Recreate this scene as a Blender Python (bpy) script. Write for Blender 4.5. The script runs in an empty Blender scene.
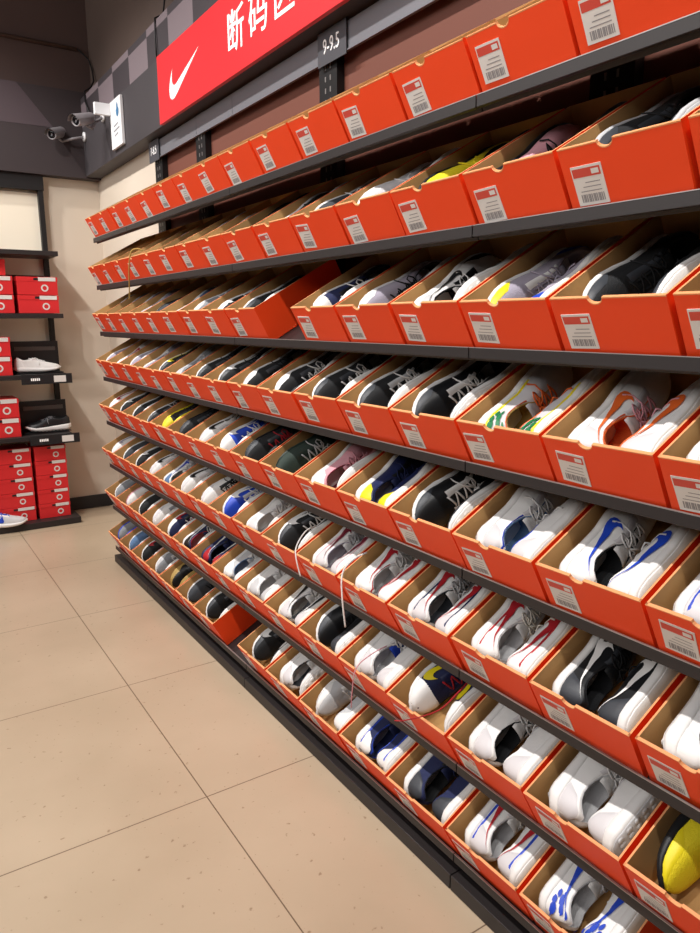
import bpy, math, random
from mathutils import Vector, Matrix
random.seed(7)
C = bpy.context.collection
H = 1.31                     # eye height; everything below is measured from the eye and raised by H
PI = math.pi
ORD = ['first','second','third','fourth','fifth','sixth','seventh','eighth','ninth','tenth','eleventh','twelfth',
       'thirteenth','fourteenth','fifteenth','sixteenth','seventeenth']

# ------------------------------------------------------------------ materials
def lin(c):
    if isinstance(c, str):
        c = [int(c[i:i+2], 16)/255 for i in (0, 2, 4)]
    return tuple((x/12.92 if x <= .04045 else ((x+.055)/1.055)**2.4) for x in c) + (1,)
_M = {}
def mat(name, col, rough=.6, metal=0, bump=0, scale=200, mottle=0, mscale=8, coat=0):
    key = (name, str(col), rough, metal, bump, scale, mottle, mscale, coat)
    if key in _M: return _M[key]
    m = bpy.data.materials.new(name); m.use_nodes = True
    nt = m.node_tree; b = nt.nodes['Principled BSDF']
    b.inputs['Base Color'].default_value = lin(col)
    b.inputs['Roughness'].default_value = rough
    b.inputs['Metallic'].default_value = metal
    b.inputs['Coat Weight'].default_value = coat
    tc = nt.nodes.new('ShaderNodeTexCoord')
    if mottle:
        n = nt.nodes.new('ShaderNodeTexNoise'); n.inputs['Scale'].default_value = mscale; n.inputs['Detail'].default_value = 4
        nt.links.new(tc.outputs['Object'], n.inputs['Vector'])
        mx = nt.nodes.new('ShaderNodeMix'); mx.data_type = 'RGBA'
        l = lin(col)
        mx.inputs['A'].default_value = tuple(x*(1-mottle) for x in l[:3])+(1,)
        mx.inputs['B'].default_value = tuple(min(1, x*(1+mottle)) for x in l[:3])+(1,)
        nt.links.new(n.outputs['Fac'], mx.inputs['Factor']); nt.links.new(mx.outputs['Result'], b.inputs['Base Color'])
    if bump:
        n2 = nt.nodes.new('ShaderNodeTexVoronoi' if scale >= 300 else 'ShaderNodeTexNoise'); n2.inputs['Scale'].default_value = scale
        nt.links.new(tc.outputs['Object'], n2.inputs['Vector'])
        bp = nt.nodes.new('ShaderNodeBump'); bp.inputs['Strength'].default_value = bump; bp.inputs['Distance'].default_value = .002
        nt.links.new(n2.outputs[0], bp.inputs['Height']); nt.links.new(bp.outputs['Normal'], b.inputs['Normal'])
    _M[key] = m
    return m

PAL = dict(W='f0eeec', L='c9c9cb', G='8f9196', C='3c3f45', K='17181b', N='1c2550', R='b5202c', M='7d2438', B='2148c4', Y='f0dc1e',
           O='ea6a2c', P='e3a3ae', T='b3924e', V='a79fae', E='1f7a4a', A='35b3b0', I='efe8dc', S='d8d4d6', U='5f7fa8', D='2b3a33')
def fabric(k): return mat('knit_'+k, PAL[k], .75, bump=.35, scale=420, mottle=.08, mscale=40)
def leather(k): return mat('leather_'+k, PAL[k], .45, bump=.12, scale=160)
def rubber(k): return mat('foam_'+k, PAL[k], .5, bump=.1, scale=260)
def cloth(k): return mat('lining_'+k, PAL[k], .9, bump=.3, scale=350)

ORANGE = mat('orange_board', 'f2450e', .55, bump=.06, scale=60, mottle=.05, mscale=5)
TAN = mat('kraft_board', 'c69a62', .85, bump=.08, scale=120, mottle=.1, mscale=14)
RIM = mat('board_edge', 'eca26c', .8)
PAPER = mat('sticker_paper', 'dcd8d4', .5)
PINKBAR = mat('sticker_red_band', 'cf4a3c', .5)
BARS = mat('sticker_print', '8d8a8c', .6)
METAL = mat('charcoal_metal', '272222', .5, metal=.1, bump=.03, scale=90)
METAL_D = mat('black_metal', '1d1b1c', .5, metal=.3)
EDGE = mat('pale_metal_edge', 'a09a98', .35, metal=.5)  # paler metal for lip tops and upright slots
REDBOX = mat('red_board', 'd8262a', .5, mottle=.05, mscale=5)
WHITE = mat('white_plastic', 'e8e8ea', .4)
BLACKP = mat('black_board', '1b1c1f', .45)
SIGNRED = mat('sign_red', 'dc3036', .4)
SIGNWHITE = mat('sign_white', 'ffffff', .5)
HEADER = mat('header_grey_metal', '7e7d83', .35, metal=.2)
PANEL = mat('red_brown_panel', '703f30', .65, mottle=.06, mscale=4)

# ------------------------------------------------------------------ mesh helper
class MB:
    def __init__(s): s.v = []; s.f = []; s.m = []
    def add(s, vs, fs, mi=0):
        b = len(s.v); s.v += [tuple(x) for x in vs]
        for f in fs: s.f.append(tuple(b+i for i in f)); s.m.append(mi)
    def box(s, lo, hi, mi=0, fr=None):
        x0, y0, z0 = lo; x1, y1, z1 = hi
        vs = [(x0,y0,z0),(x1,y0,z0),(x1,y1,z0),(x0,y1,z0),(x0,y0,z1),(x1,y0,z1),(x1,y1,z1),(x0,y1,z1)]
        if fr: vs = [fr @ Vector(v) for v in vs]
        s.add(vs, [(0,3,2,1),(4,5,6,7),(0,1,5,4),(1,2,6,5),(2,3,7,6),(3,0,4,7)], mi)
    def grid(s, rows, mi=0, close=False, flip=False):
        n = len(rows[0]); vs = [p for r in rows for p in r]; fs = []
        for i in range(len(rows)-1):
            for j in range(n if close else n-1):
                a, b, c, d = i*n+j, i*n+(j+1) % n, (i+1)*n+(j+1) % n, (i+1)*n+j
                fs.append((a, d, c, b) if flip else (a, b, c, d))
        s.add(vs, fs, mi)
    def tube(s, pts, r, seg=6, mi=0, flat=1.0):
        pts = [Vector(p) for p in pts]; rows = []; up = Vector((0, 0, 1))
        for i, p in enumerate(pts):
            d = (pts[min(i+1, len(pts)-1)]-pts[max(i-1, 0)])
            d = d.normalized() if d.length > 1e-9 else Vector((1, 0, 0))
            a = d.cross(up)
            a = a.normalized() if a.length > 1e-3 else d.cross(Vector((0, 1, 0))).normalized()
            b = a.cross(d).normalized()
            rows.append([p + a*(r*math.cos(2*PI*k/seg)) + b*(r*flat*math.sin(2*PI*k/seg)) for k in range(seg)])
        s.grid(rows, mi, close=True)
        n = len(s.v); s.f.append(tuple(range(n-len(pts)*seg, n-len(pts)*seg+seg))[::-1]); s.m.append(mi)
        s.f.append(tuple(range(n-seg, n))); s.m.append(mi)
    def mesh(s, name, mats, smooth=False, fix=True):
        me = bpy.data.meshes.new(name); me.from_pydata(s.v, [], s.f); me.update()
        for m in mats: me.materials.append(m)
        me.polygons.foreach_set('material_index', s.m)
        if fix:
            import bmesh
            bm = bmesh.new(); bm.from_mesh(me); bmesh.ops.remove_doubles(bm, verts=bm.verts, dist=1e-6)
            bmesh.ops.recalc_face_normals(bm, faces=bm.faces); bm.to_mesh(me); bm.free()
        me.polygons.foreach_set('use_smooth', [smooth]*len(me.polygons))
        return me
def link(name, me, parent=None):
    o = bpy.data.objects.new(name, me); C.objects.link(o)
    if parent: o.parent = parent
    return o
def obj(name, mb, mats, parent=None, smooth=False, bevel=0):
    o = link(name, mb.mesh(name, mats if isinstance(mats, (list, tuple)) else [mats], smooth), parent)
    if bevel:
        md = o.modifiers.new('bevel', 'BEVEL'); md.width = bevel; md.segments = 2; md.limit_method = 'ANGLE'
    return o
def empty(name, loc=(0, 0, 0)):
    o = bpy.data.objects.new(name, None); C.objects.link(o); o.location = loc; o.empty_display_size = .05; return o
def tag(o, label, cat, group=None):
    o['label'] = label; o['category'] = cat
    if group: o['group'] = group
    return o
def struct(name, mb, mats, parent=None, bevel=0):
    o = obj(name, mb, mats, parent, bevel=bevel); o['kind'] = 'structure'; return o
def text_mesh(body, size=1, bold=0):
    cu = bpy.data.curves.new('lettering', 'FONT'); cu.body = body; cu.size = size; cu.offset = bold; cu.extrude = .0008; cu.align_x = 'CENTER'; cu.align_y = 'CENTER'
    o = bpy.data.objects.new('lettering', cu); C.objects.link(o)
    dg = bpy.context.evaluated_depsgraph_get(); me = bpy.data.meshes.new_from_object(o.evaluated_get(dg))
    bpy.data.objects.remove(o); return me

# the tick logo: outer and inner edges sampled from its cubic path (24 x 8.4 units)
def bez(p0, p1, p2, p3, t):
    u = 1-t; return tuple(u**3*a+3*u*u*t*b+3*u*t*t*c+t**3*d for a, b, c, d in zip(p0, p1, p2, p3))
def path(segs, n):
    pts = []
    for s in segs: pts += [bez(*s, k/10) for k in range(10)]
    pts.append(segs[-1][3])
    L = [0]
    for a, b in zip(pts, pts[1:]): L.append(L[-1]+math.dist(a, b))
    out = []
    for i in range(n+1):
        q = L[-1]*i/n; k = max(j for j in range(len(L)) if L[j] <= q+1e-9); k = min(k, len(pts)-2)
        f = (q-L[k])/max(1e-9, L[k+1]-L[k]); out.append(tuple(a+(b-a)*f for a, b in zip(pts[k], pts[k+1])))
    return out
TICK_OUT = path([((24,7.8),(18.1,10.3),(12.3,12.8),(6.44,15.28)),((6.44,15.28),(5,15.9),(3.76,16.2),(2.77,16.2)),
                 ((2.77,16.2),(1.65,16.2),(.84,15.8),(.34,15.02)),((.34,15.02),(-.12,13.9),(.1,12.2),(1.09,10.63)),((1.09,10.63),(1.56,9.9),(2.3,9),(3.39,7.83))], 22)
TICK_IN = path([((24,7.8),(18.2,9.35),(12.4,10.9),(6.67,12.45)),((6.67,12.45),(6,12.6),(5.4,12.7),(4.9,12.7)),
                ((4.9,12.7),(4.25,12.7),(3.73,12.57),(3.36,12.31)),((3.36,12.31),(2.6,11.75),(2.32,10.87),(2.6,9.68)),((2.6,9.68),(2.75,9.1),(3,8.5),(3.39,7.83))], 22)

# ------------------------------------------------------------------ sneakers
def interp(tab, t):
    if t <= tab[0][0]: return tab[0][1]
    for (a, x), (b, y) in zip(tab, tab[1:]):
        if t <= b:
            f = (t-a)/(b-a); f = f*f*(3-2*f)*.5+f*.5
            return x+(y-x)*f
    return tab[-1][1]
TYPES = {  # sole heights (heel, mid, toe), width scale, collar lift, outsole style
    'runner':  dict(ms=[(0,.030),(.1,.031),(.4,.026),(.7,.022),(.9,.024),(1,.032)], zb=[(0,.010),(.08,.002),(.6,0),(.85,.006),(1,.019)], w=1.0, up=0, lug=0),
    'court':   dict(ms=[(0,.026),(.5,.024),(.9,.023),(1,.026)], zb=[(0,.003),(.08,0),(.8,0),(1,.007)], w=1.03, up=-.004, lug=0),
    'chunky':  dict(ms=[(0,.040),(.12,.039),(.35,.032),(.55,.028),(.8,.025),(1,.036)], zb=[(0,.012),(.1,.002),(.6,0),(.85,.007),(1,.022)], w=1.06, up=.003, lug=1),
    'slim':    dict(ms=[(0,.024),(.1,.024),(.5,.018),(.9,.016),(1,.022)], zb=[(0,.008),(.08,.001),(.7,0),(1,.013)], w=.94, up=-.006, lug=0),
}
LEN = .284
class Shape:
    def __init__(s, ty):
        s.t = TYPES[ty]; s.k = s.t['w']
    def w(s, t):
        return s.k*interp([(0,.0),(.008,.013),(.03,.024),(.07,.031),(.14,.034),(.28,.0325),(.42,.033),(.58,.041),(.7,.0455),(.8,.0445),(.88,.039),(.94,.030),(.98,.017),(1,.0)], t)
    def ms(s, t): return interp(s.t['ms'], t)
    def zb(s, t): return interp(s.t['zb'], t)
    def ez(s, t):
        return s.t['up']+interp([(0,.062),(.02,.088),(.05,.096),(.10,.088),(.18,.075),(.26,.074),(.34,.079),(.41,.086),(.5,.080),(.6,.072),(.7,.063),(.8,.056),(.9,.050),(.96,.044),(1,.036)], t)
    def ey(s, t):
        return interp([(0,0),(.03,.001),(.05,.006),(.09,.023),(.15,.0290),(.25,.0295),(.34,.0265),(.41,.016),(.5,.0125),(.62,.011),(.69,.006),(.74,0),(1,0)], t)
    def cz(s, t):
        ins = s.ms(t)-.004; e = s.ez(t)
        if t < .06: return e-.004
        if t < .10: f = (t-.06)/.04; return e*(1-f)+ins*f
        if t < .385: return ins
        if t < .45: f = (t-.385)/.065; return ins*(1-f)+(e-.004)*f
        return e-(.004 if t < .66 else .004*max(0, 1-(t-.66)/.08))
    def pt(s, t, v, side, off=0):
        """point on the outer upper: v 0 at the sole, 1 at the rim"""
        def p(t, v):
            t = min(max(t, 0), 1)
            w, ey, ms, ez = s.w(t), s.ey(t), s.ms(t)-.002, s.ez(t)
            ph = v*PI/2; ex = .5 if t < .45 else .62
            heel = 1-.10*v if t < .3 else 1
            y = ey+(max(w*heel, ey)-ey)*max(0, math.cos(ph))**ex
            z = ms+(ez-ms)*math.sin(ph)**1.05
            x = t*LEN
            if t < .12: x += (1-t/.12)*.010*(math.sin(v*PI)*-.35+.6*v)     # heel curve
            return Vector((x, y*side, z))
        q = p(t, v)
        if off and (t <= .0001 or t >= .9999): return q+Vector((-off if t < .5 else off, 0, 0))
        if off:
            e = .012; a = p(min(t+e, 1), v)-p(max(t-e, 0), v); b = p(t, min(v+.03, 1))-p(t, max(v-.03, 0))
            n = a.cross(b)
            if n.length > 1e-9:
                n.normalize()
                cen = Vector((LEN*.5, 0, .03))
                if n.dot(q-cen) < 0: n = -n
                q = q+n*off
        return q
ST = [0,.008,.02,.035,.05,.07,.10,.14,.19,.25,.31,.36,.385,.41,.45,.5,.56,.62,.68,.74,.8,.85,.89,.92,.945,.965,.98,.992,1]

SHOE = {}
def shoe_meshes(ty):
    if ty in SHOE: return SHOE[ty]
    S = Shape(ty); d = {}
    # outer upper, both sides, and a front bridge over the toe
    up = MB()
    for side in (-1, 1):
        up.grid([[S.pt(t, j/9, side) for j in range(10)] for t in ST])
    up_rows = []
    for t in ST:                                  # closed parts between the rims (heel roof, forefoot)
        e, c = S.ez(t), S.cz(t); ey = S.ey(t)
        up_rows.append((t, e, c, ey))
    row = []
    for t, e, c, ey in up_rows:
        if t >= .62: row.append([Vector((t*LEN, ey*k, e + (e-c)*-1*(1-abs(k))*.8)) for k in (-1, -.5, 0, .5, 1)])
    up.grid(row)
    d['upper'] = up.mesh('upper', [WHITE], True)
    # lining: padded rim roll going down to the footbed
    ln = MB(); rows = []
    for t, e, c, ey in up_rows:
        if t > .63: continue
        x0 = S.pt(t, 1, 1)[0]; r = []
        for k in (-1, 1):
            seq = [(1, e), (.96, e+.0018), (.86, e+.001), (.80, e*.75+c*.25), (.84, e*.3+c*.7), (.7, c+.001)]
            seq = [(ey*a, z) for a, z in seq]
            if k == -1: r += [Vector((x0, -y, z)) for y, z in seq]+[Vector((x0, 0, c))]
            else: r += [Vector((x0, y, z)) for y, z in reversed(seq)]
        rows.append(r)
    ln.grid(rows)
    d['lining'] = ln.mesh('lining', [WHITE], True)
    # midsole
    so = MB(); rows = []
    for t in ST:
        wv = S.w(t)+(.003 if 0 < t < 1 else .0); x = t*LEN+(-.004 if t == 0 else (.004 if t == 1 else 0))
        if t in (0, 1): wv = .002
        x -= .004*(1-min(1, t/.03)); x += .004*max(0, (t-.97)/.03)
        a, b = S.ms(t), S.zb(t)+.003; f = .008*(1-min(1, t/.06))*0
        wob = .0012*math.sin(t*38) if ty == 'chunky' else 0
        rows.append([Vector((x, -wv*.93, a+.001)), Vector((x, -wv-.0006, a-.002)), Vector((x, -wv-.0016-wob, (a*.6+b*.4))), Vector((x, -wv-.0012+wob, a*.25+b*.75)), Vector((x, -wv*.97, b)),
                     Vector((x, wv*.97, b)), Vector((x, wv+.0012-wob, a*.25+b*.75)), Vector((x, wv+.0016+wob, (a*.6+b*.4))), Vector((x, wv+.0006, a-.002)), Vector((x, wv*.93, a+.001))])
    so.grid(rows, close=True)
    d['midsole'] = so.mesh('midsole', [WHITE], True)
    ou = MB(); rows = []
    for t in ST:
        wv = S.w(t)*.97+.0015; x = t*LEN; b = S.zb(t)
        if t in (0, 1): wv = .002
        rows.append([Vector((x, -wv, b+.0035)), Vector((x, -wv*.97, b)), Vector((x, -wv*.5, b-.0004)), Vector((x, wv*.5, b-.0004)), Vector((x, wv*.97, b)), Vector((x, wv, b+.0035))])
    ou.grid(rows, close=True)
    if TYPES[ty]['lug']:
        for i in range(11):
            for k in range(-2, 3):
                t = .07+i*.082; wv = S.w(t)*.9; y = wv*k/2.5; x = t*LEN; b = S.zb(t)-.0035; r = .0075
                ring = lambda rr, z: [Vector((x+rr*1.1*math.cos(a*PI/3), y+rr*.85*math.sin(a*PI/3), z)) for a in range(6)]
                ou.grid([ring(r, b+.004), ring(r*.95, b+.001), ring(r*.6, b), ring(.0005, b)], close=True)
    d['outsole'] = ou.mesh('outsole', [WHITE], True)
    # tongue
    tg = MB(); rows = []
    for i in range(10):
        f = i/9; t = .68-.34*f; hx = t*LEN-.004*f; z = S.ez(max(t, .40))-.001+.007*max(0, f-.72)/.28
        hw = .012+.010*f; th = .0035
        rows.append([Vector((hx, hw*k, z-.006*k*k*(1 if f > .2 else .3)-th*(0))) for k in (-1, -.6, 0, .6, 1)] +
                    [Vector((hx, hw*k*.95, z-.006*k*k*(1 if f > .2 else .3)-th)) for k in (1, .6, 0, -.6, -1)])
    tg.grid(rows, close=True); n = len(tg.v); tg.f.append(tuple(range(n-10, n))); tg.m.append(0)
    d['tongue'] = tg.mesh('tongue', [WHITE], True)
    # laces: crossing bars, bow loops and loose ends
    lc = MB()
    for i in range(6):
        t = .43+i*.043; z = S.ez(t)+.0035; hw = S.ey(t)+.009
        sk = .006*(-1)**i
        lc.tube([(t*LEN+sk*k, hw*k, z-.007*k*k) for k in (-1, -.7, -.3, 0, .3, .7, 1)], .0026, 6, flat=.55)
    zt = S.ez(.42)+.003; x0 = .425*LEN
    for k in (-1, 1):
        lc.tube([(x0, 0, zt), (x0-.006, .010*k, zt+.003), (x0-.004, .024*k, zt+.0), (x0+.004, .033*k, zt-.006), (x0+.010, .028*k, zt-.010), (x0+.009, .014*k, zt-.001), (x0, 0, zt)], .0022, 5, flat=.6)
        lc.tube([(x0, 0, zt), (x0+.012, .010*k, zt+.003), (x0+.024, .022*k, zt-.004), (x0+.030, .036*k, zt-.024), (x0+.026, .041*k, zt-.044)], .0022, 5, flat=.6)
    d['laces'] = lc.mesh('laces', [WHITE], True)
    def patch(fn, ni, nj, off):
        m = MB()
        for side in (-1, 1):
            rows = []
            for i in range(ni+1):
                r = []
                for j in range(nj+1):
                    t, v = fn(i/ni, j/nj); t_end = t <= .0001 or t >= .9999; e = (i in (0, ni) or j in (0, nj)) and not t_end
                    r.append(S.pt(t, v, side, 0.0002 if e else off))
                rows.append(r)
            m.grid(rows)
        return m
    d['heel_counter'] = patch(lambda a, b: (a*(.21-.07*b), b*(.62+.2*(1-a))), 8, 6, .0016).mesh('heel_counter', [WHITE], True)
    d['toe_cap'] = patch(lambda a, b: (1-a*(.22+.13*(1-b)), b*(.5)), 8, 5, .0015).mesh('toe_cap', [WHITE], True)
    d['toe_box'] = patch(lambda a, b: (1-a*(.21+.02*(1-b)), b), 8, 8, .0013).mesh('toe_cap', [WHITE], True)
    d['eyestay'] = patch(lambda a, b: (.37+a*.29, .70+.27*b), 9, 4, .0016).mesh('eyestay', [WHITE], True)
    d['side_stripe'] = patch(lambda a, b: (.03+a*.55, .07+.10*b), 14, 3, .0020).mesh('side_stripe', [WHITE], True)
    d['collar_band'] = patch(lambda a, b: (.02+a*.34, .86+.13*b), 10, 3, .0018).mesh('collar_band', [WHITE], True)
    for key, t0, dt in (('curved_tick', .55, .50), ('curved_tick_forward', .76, .56)):
        sw = MB()
        for side in (-1, 1):
            rows = []
            for (ox, oy), (ix, iy) in zip(TICK_OUT, TICK_IN):
                r = []
                for k in range(4):
                    q = -.10+1.2*k/3; x, y = ox+(ix-ox)*q, oy+(iy-oy)*q
                    t = t0-(x/24)*dt; v = .70-(y-7.8)/8.4*.60
                    r.append(S.pt(t, v, side, .0024))
                rows.append(r)
            sw.grid(rows)
        d[key] = sw.mesh('curved_tick', [WHITE], True)
    for side, key in ((-1, 'spot_print'), (1, 'spot_print_other')):
        sp = MB()
        for cx, cv, r in ((.05,.25,.010),(.075,.5,.009),(.10,.22,.008),(.12,.46,.011),(.155,.30,.008),(.17,.52,.006),(.06,.7,.006)):
            n = 14; vs = [S.pt(cx, cv, side, .0024)]+[S.pt(cx+r*math.cos(2*PI*k/n)/LEN*(1+.2*math.sin(3*k)), cv+r*9*math.sin(2*PI*k/n), side, .0023) for k in range(n)]
            sp.add(vs, [(0, k+1, (k+1) % n+1) for k in range(n)])
        d[key] = sp.mesh('spot_print', [WHITE], True)
    SHOE[ty] = d
    return d

def sneaker(M, spec, full, side, toe):
    """spec: dict(ty, up, so, tick, lin, lace, cap, heel, stripe, ...)"""
    ty = spec['ty']; d = shoe_meshes(ty)
    e = empty('sneaker'); e.matrix_world = M
    def part(nm, mm, key=None):
        o = link(nm, d[key or nm], e); o.material_slots[0].link = 'OBJECT'; o.material_slots[0].material = mm; return o
    part('upper', fabric(spec['up']) if ty in ('runner', 'slim') else leather(spec['up']))
    part('midsole', rubber(spec['so'])); part('lining', cloth(spec['lin']))
    if spec.get('tick'): part('curved_tick', leather(spec['tick']), 'curved_tick_forward' if toe == 'T' else None)
    tone = {'W': 'S', 'K': 'C', 'N': 'K', 'L': 'W', 'G': 'L'}.get(spec['up'])
    if tone:
        spec = dict(spec); spec.setdefault('eye', tone)
        if not spec.get('spots'): spec.setdefault('heel', tone)
        if toe == 'T' and not spec.get('box'): spec.setdefault('cap', tone)
    if full >= 1:
        part('outsole', rubber(spec.get('out', spec['so']))); part('tongue', fabric(spec.get('ton', spec['up'])))
        part('laces', cloth(spec['lace']))
    if full >= 1:
        if spec.get('heel'): part('heel_counter', leather(spec['heel']))
        if spec.get('cap'): part('toe_cap', leather(spec['cap']))
        if spec.get('box'): part('toe_cap', leather(spec['box']), 'toe_box')
        if spec.get('eye'): part('eyestay', leather(spec['eye']))
        if spec.get('stripe'): part('side_stripe', leather(spec['stripe']))
        if spec.get('band'): part('collar_band', leather(spec['band']))
        if spec.get('spots'): part('spot_print', leather(spec['spots'])); part('spot_print', leather(spec['spots']), 'spot_print_other')
    return e

# ------------------------------------------------------------------ rack geometry
TH = math.radians(29)
U = Vector((math.cos(TH), 0, math.sin(TH)))       # into the rack, along a shelf
Nn = Vector((-math.sin(TH), 0, math.cos(TH)))     # out of the shelf
PITCH = .2325; Z1 = .41
def row_origin(r): return Vector((1.0085, 0, Z1-PITCH*r-.0135+H))
YB = [3.865-.2095*i for i in range(8)]+[2.189-.2240*i for i in range(10)]
WALLX = 1.378
bays = [(-.03, 1.075), (1.075, 2.195), (2.195, 3.30), (3.30, 3.875)]
bay_words = ['nearest the camera with one sneaker row cut by the view edge', 'second from the camera under the white 9-9.5 size sign',
             'third from the camera under the red banner', 'narrow end section at the far wall under the 7-8.5 size sign']
for bi, (y0, y1) in enumerate(bays):
    root = empty('shelving_rack', (1.2, (y0+y1)/2, 0))
    tag(root, 'tilted charcoal metal shoe rack, ' + ['bay closest to the camera', 'bay under the 9-9.5 size sign', 'bay between the two size signs', 'narrow bay at the far end'][bi],
        'shelving', 'bays of the tilted shoe rack')
    def loc(v): return Vector(v)-Vector(root.location)
    for r in range(8):
        O = row_origin(r); g = .0015
        fr = Matrix((( U.x, 0, Nn.x, O.x), (0, 1, 0, 0), (U.z, 0, Nn.z, O.z), (0, 0, 0, 1)))
        fr = Matrix.Translation(-root.location) @ fr
        b = MB(); b.box((-.004, y0+g, -.012), (.350, y1-g, -.002), 0, fr)
        for k in range(1, 4):
            b.box((.06+.08*k, y0+.01, -.020), (.075+.08*k, y1-.01, -.0118), 0, fr)
        sh = obj('shelf', b, METAL, root)
        l = MB(); zt = Z1-PITCH*r+H
        q0 = Vector((.992, y0+g, zt-.021))-root.location; q1 = Vector((.9955, y1-g, zt))-root.location
        l.box(q0, q1); l.box(Vector((.9955, y0+g, zt-.021))-root.location, Vector((1.003, y1-g, zt-.0185))-root.location)
        ee = obj('shelf_lip', l, METAL, sh, bevel=.001)
        l2 = MB(); l2.box(Vector((.9915, y0+g, zt-.0002))-root.location, Vector((.9962, y1-g, zt+.0012))-root.location)
        obj('lip_edge', l2, EDGE, sh)
        for yy in (y0+.03, y1-.033):
            br = MB()
            pts = [(.20, -.0125), (.350, -.0125), (.350, -.045), (.30, -.045)]
            q = [fr @ Vector((a, yy+dy, c)) for dy in (0, .003) for a, c in pts]
            br.add(q, [(0, 1, 2, 3), (7, 6, 5, 4), (0, 4, 5, 1), (1, 5, 6, 2), (2, 6, 7, 3), (3, 7, 4, 0)])
            obj('bracket', br, METAL_D, root)
    pb = MB(); pb.box(Vector((1.3760, y0+g, .05))-root.location, Vector((1.3778, y1-g, .915+H))-root.location)
    obj('back_panel', pb, PANEL, root)
    ups = [y1-.025] + ([y0+.06] if bi == 0 else [])
    for yy in ups:
        b = MB(); b.box(Vector((1.3465, yy-.055, .002))-root.location, Vector((1.3755, yy+.055, .92+H-.003))-root.location)
        for k in range(60):
            zz = .12+k*.035
            b.box(Vector((1.3455, yy-.018, zz))-root.location, Vector((1.3466, yy-.012, zz+.016))-root.location, 1)
            b.box(Vector((1.3455, yy+.012, zz))-root.location, Vector((1.3466, yy+.018, zz+.016))-root.location, 1)
        obj('upright', b, [METAL_D, EDGE], root)
    b = MB(); b.box(Vector((.983, y0+g, .001))-root.location, Vector((1.34, y1-g, .040))-root.location)
    obj('plinth', b, METAL, root, bevel=.0015)

# ------------------------------------------------------------------ shoeboxes
BH, BD, BT = .116, .325, .0035
def box_mesh(W, seed):
    rnd = random.Random(seed); m = MB()
    yc = W*(-.5)+W*.58                      # notch sits a little toward the far side
    R = .0145
    ys = [-W/2, -W/2+BT, yc-R*1.6] + [yc+R*math.cos(PI-k*PI/8) for k in range(9)] + [yc+R*1.6, W/2-BT, W/2]
    def top(y):
        d = abs(y-yc); return BH-math.sqrt(max(0, R*R-d*d))*.75 if d < R else BH
    P = lambda x, y, z: Vector((x, y, z))
    cols = []
    for y in ys:
        h = top(y)
        cols.append([P(0, y, 0), P(0, y, h-.0028), P(-.0004, y, h-.0008), P(.0002, y, h), P(BT*1.6, y, h), P(BT*1.6+.0003, y, h-.002), P(BT*1.6, y, BT)])
    for a, b in zip(cols, cols[1:]):
        vs = a+b; n = 7
        for k, mi in zip(range(6), (0, 2, 2, 2, 2, 1)):
            m.add([vs[k], vs[k+1], vs[n+k+1], vs[n+k]], [(0, 1, 2, 3)], mi)
    x0 = 0
    for s in (-1, 1):                        # long walls: slightly bowed inward at mid-length
        bow = rnd.uniform(0, .0012)
        for i in range(6):
            xa, xb = BD*i/6, BD*(i+1)/6
            f = lambda x: s*(W/2 - bow*math.sin(PI*x/BD))
            o = lambda x, z: P(x, f(x), z); n_ = lambda x, z: P(x, f(x)-s*BT, z)
            m.add([o(xa, 0), o(xb, 0), o(xb, BH), o(xa, BH)], [(0, 1, 2, 3)], 0)
            m.add([o(xa, BH), o(xb, BH), n_(xb, BH), n_(xa, BH)], [(0, 1, 2, 3)], 2)
            m.add([n_(xa, BT), n_(xb, BT), n_(xb, BH), n_(xa, BH)], [(0, 1, 2, 3)], 1)
    m.add([P(BD, -W/2, 0), P(BD, W/2, 0), P(BD, W/2, BH), P(BD, -W/2, BH)], [(0, 1, 2, 3)], 0)
    m.add([P(BD-BT, -W/2, BT), P(BD-BT, W/2, BT), P(BD-BT, W/2, BH), P(BD-BT, -W/2, BH)], [(0, 1, 2, 3)], 1)
    m.add([P(BD, -W/2, BH), P(BD, W/2, BH), P(BD-BT, W/2, BH), P(BD-BT, -W/2, BH)], [(0, 1, 2, 3)], 2)
    m.add([P(0, -W/2, 0), P(BD, -W/2, 0), P(BD, W/2, 0), P(0, W/2, 0)], [(0, 1, 2, 3)], 0)
    m.add([P(0, -W/2, BT), P(BD, -W/2, BT), P(BD, W/2, BT), P(0, W/2, BT)], [(0, 1, 2, 3)], 1)
    me = m.mesh('shoebox', [ORANGE, TAN, RIM], fix=False)
    import bmesh
    bm = bmesh.new(); bm.from_mesh(me); bmesh.ops.remove_doubles(bm, verts=bm.verts, dist=1e-5); bmesh.ops.recalc_face_normals(bm, faces=bm.faces); bm.to_mesh(me); bm.free()
    return me
def label_mesh(W):
    m = MB(); y1 = W/2-.016; y0 = y1-.058; z0, z1 = .024, .088; x = -.0012
    def rect(ya, yb, za, zb, xx, mi): m.add([(xx, ya, za), (xx, yb, za), (xx, yb, zb), (xx, ya, zb)], [(0, 1, 2, 3)], mi)
    m.box((x, y0, z0), (-.0001, y1, z1), 0)
    rect(y0+.003, y1-.002, z1-.018, z1-.004, x-.0002, 1)
    rect(y0+.006, y0+.020, z1-.015, z1-.007, x-.0004, 0)
    for i in range(14):
        ya = y0+.006+i*.0032; rect(ya, ya+.0018+.0006*(i % 3), z0+.005, z0+.018, x-.0002, 2)
    for k in range(3): rect(y0+.008, y1-.010-.006*k, z0+.022+.007*k, z0+.0235+.007*k, x-.0002, 2)
    return m.mesh('price_sticker', [PAPER, PINKBAR, BARS], fix=False)
WN, WF = .2150, .2045
BOXM = {('N', k): box_mesh(WN, k) for k in range(4)}; BOXM.update({('F', k): box_mesh(WF, k+10) for k in range(4)})
LABM = {'N': label_mesh(WN), 'F': label_mesh(WF)}

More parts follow.
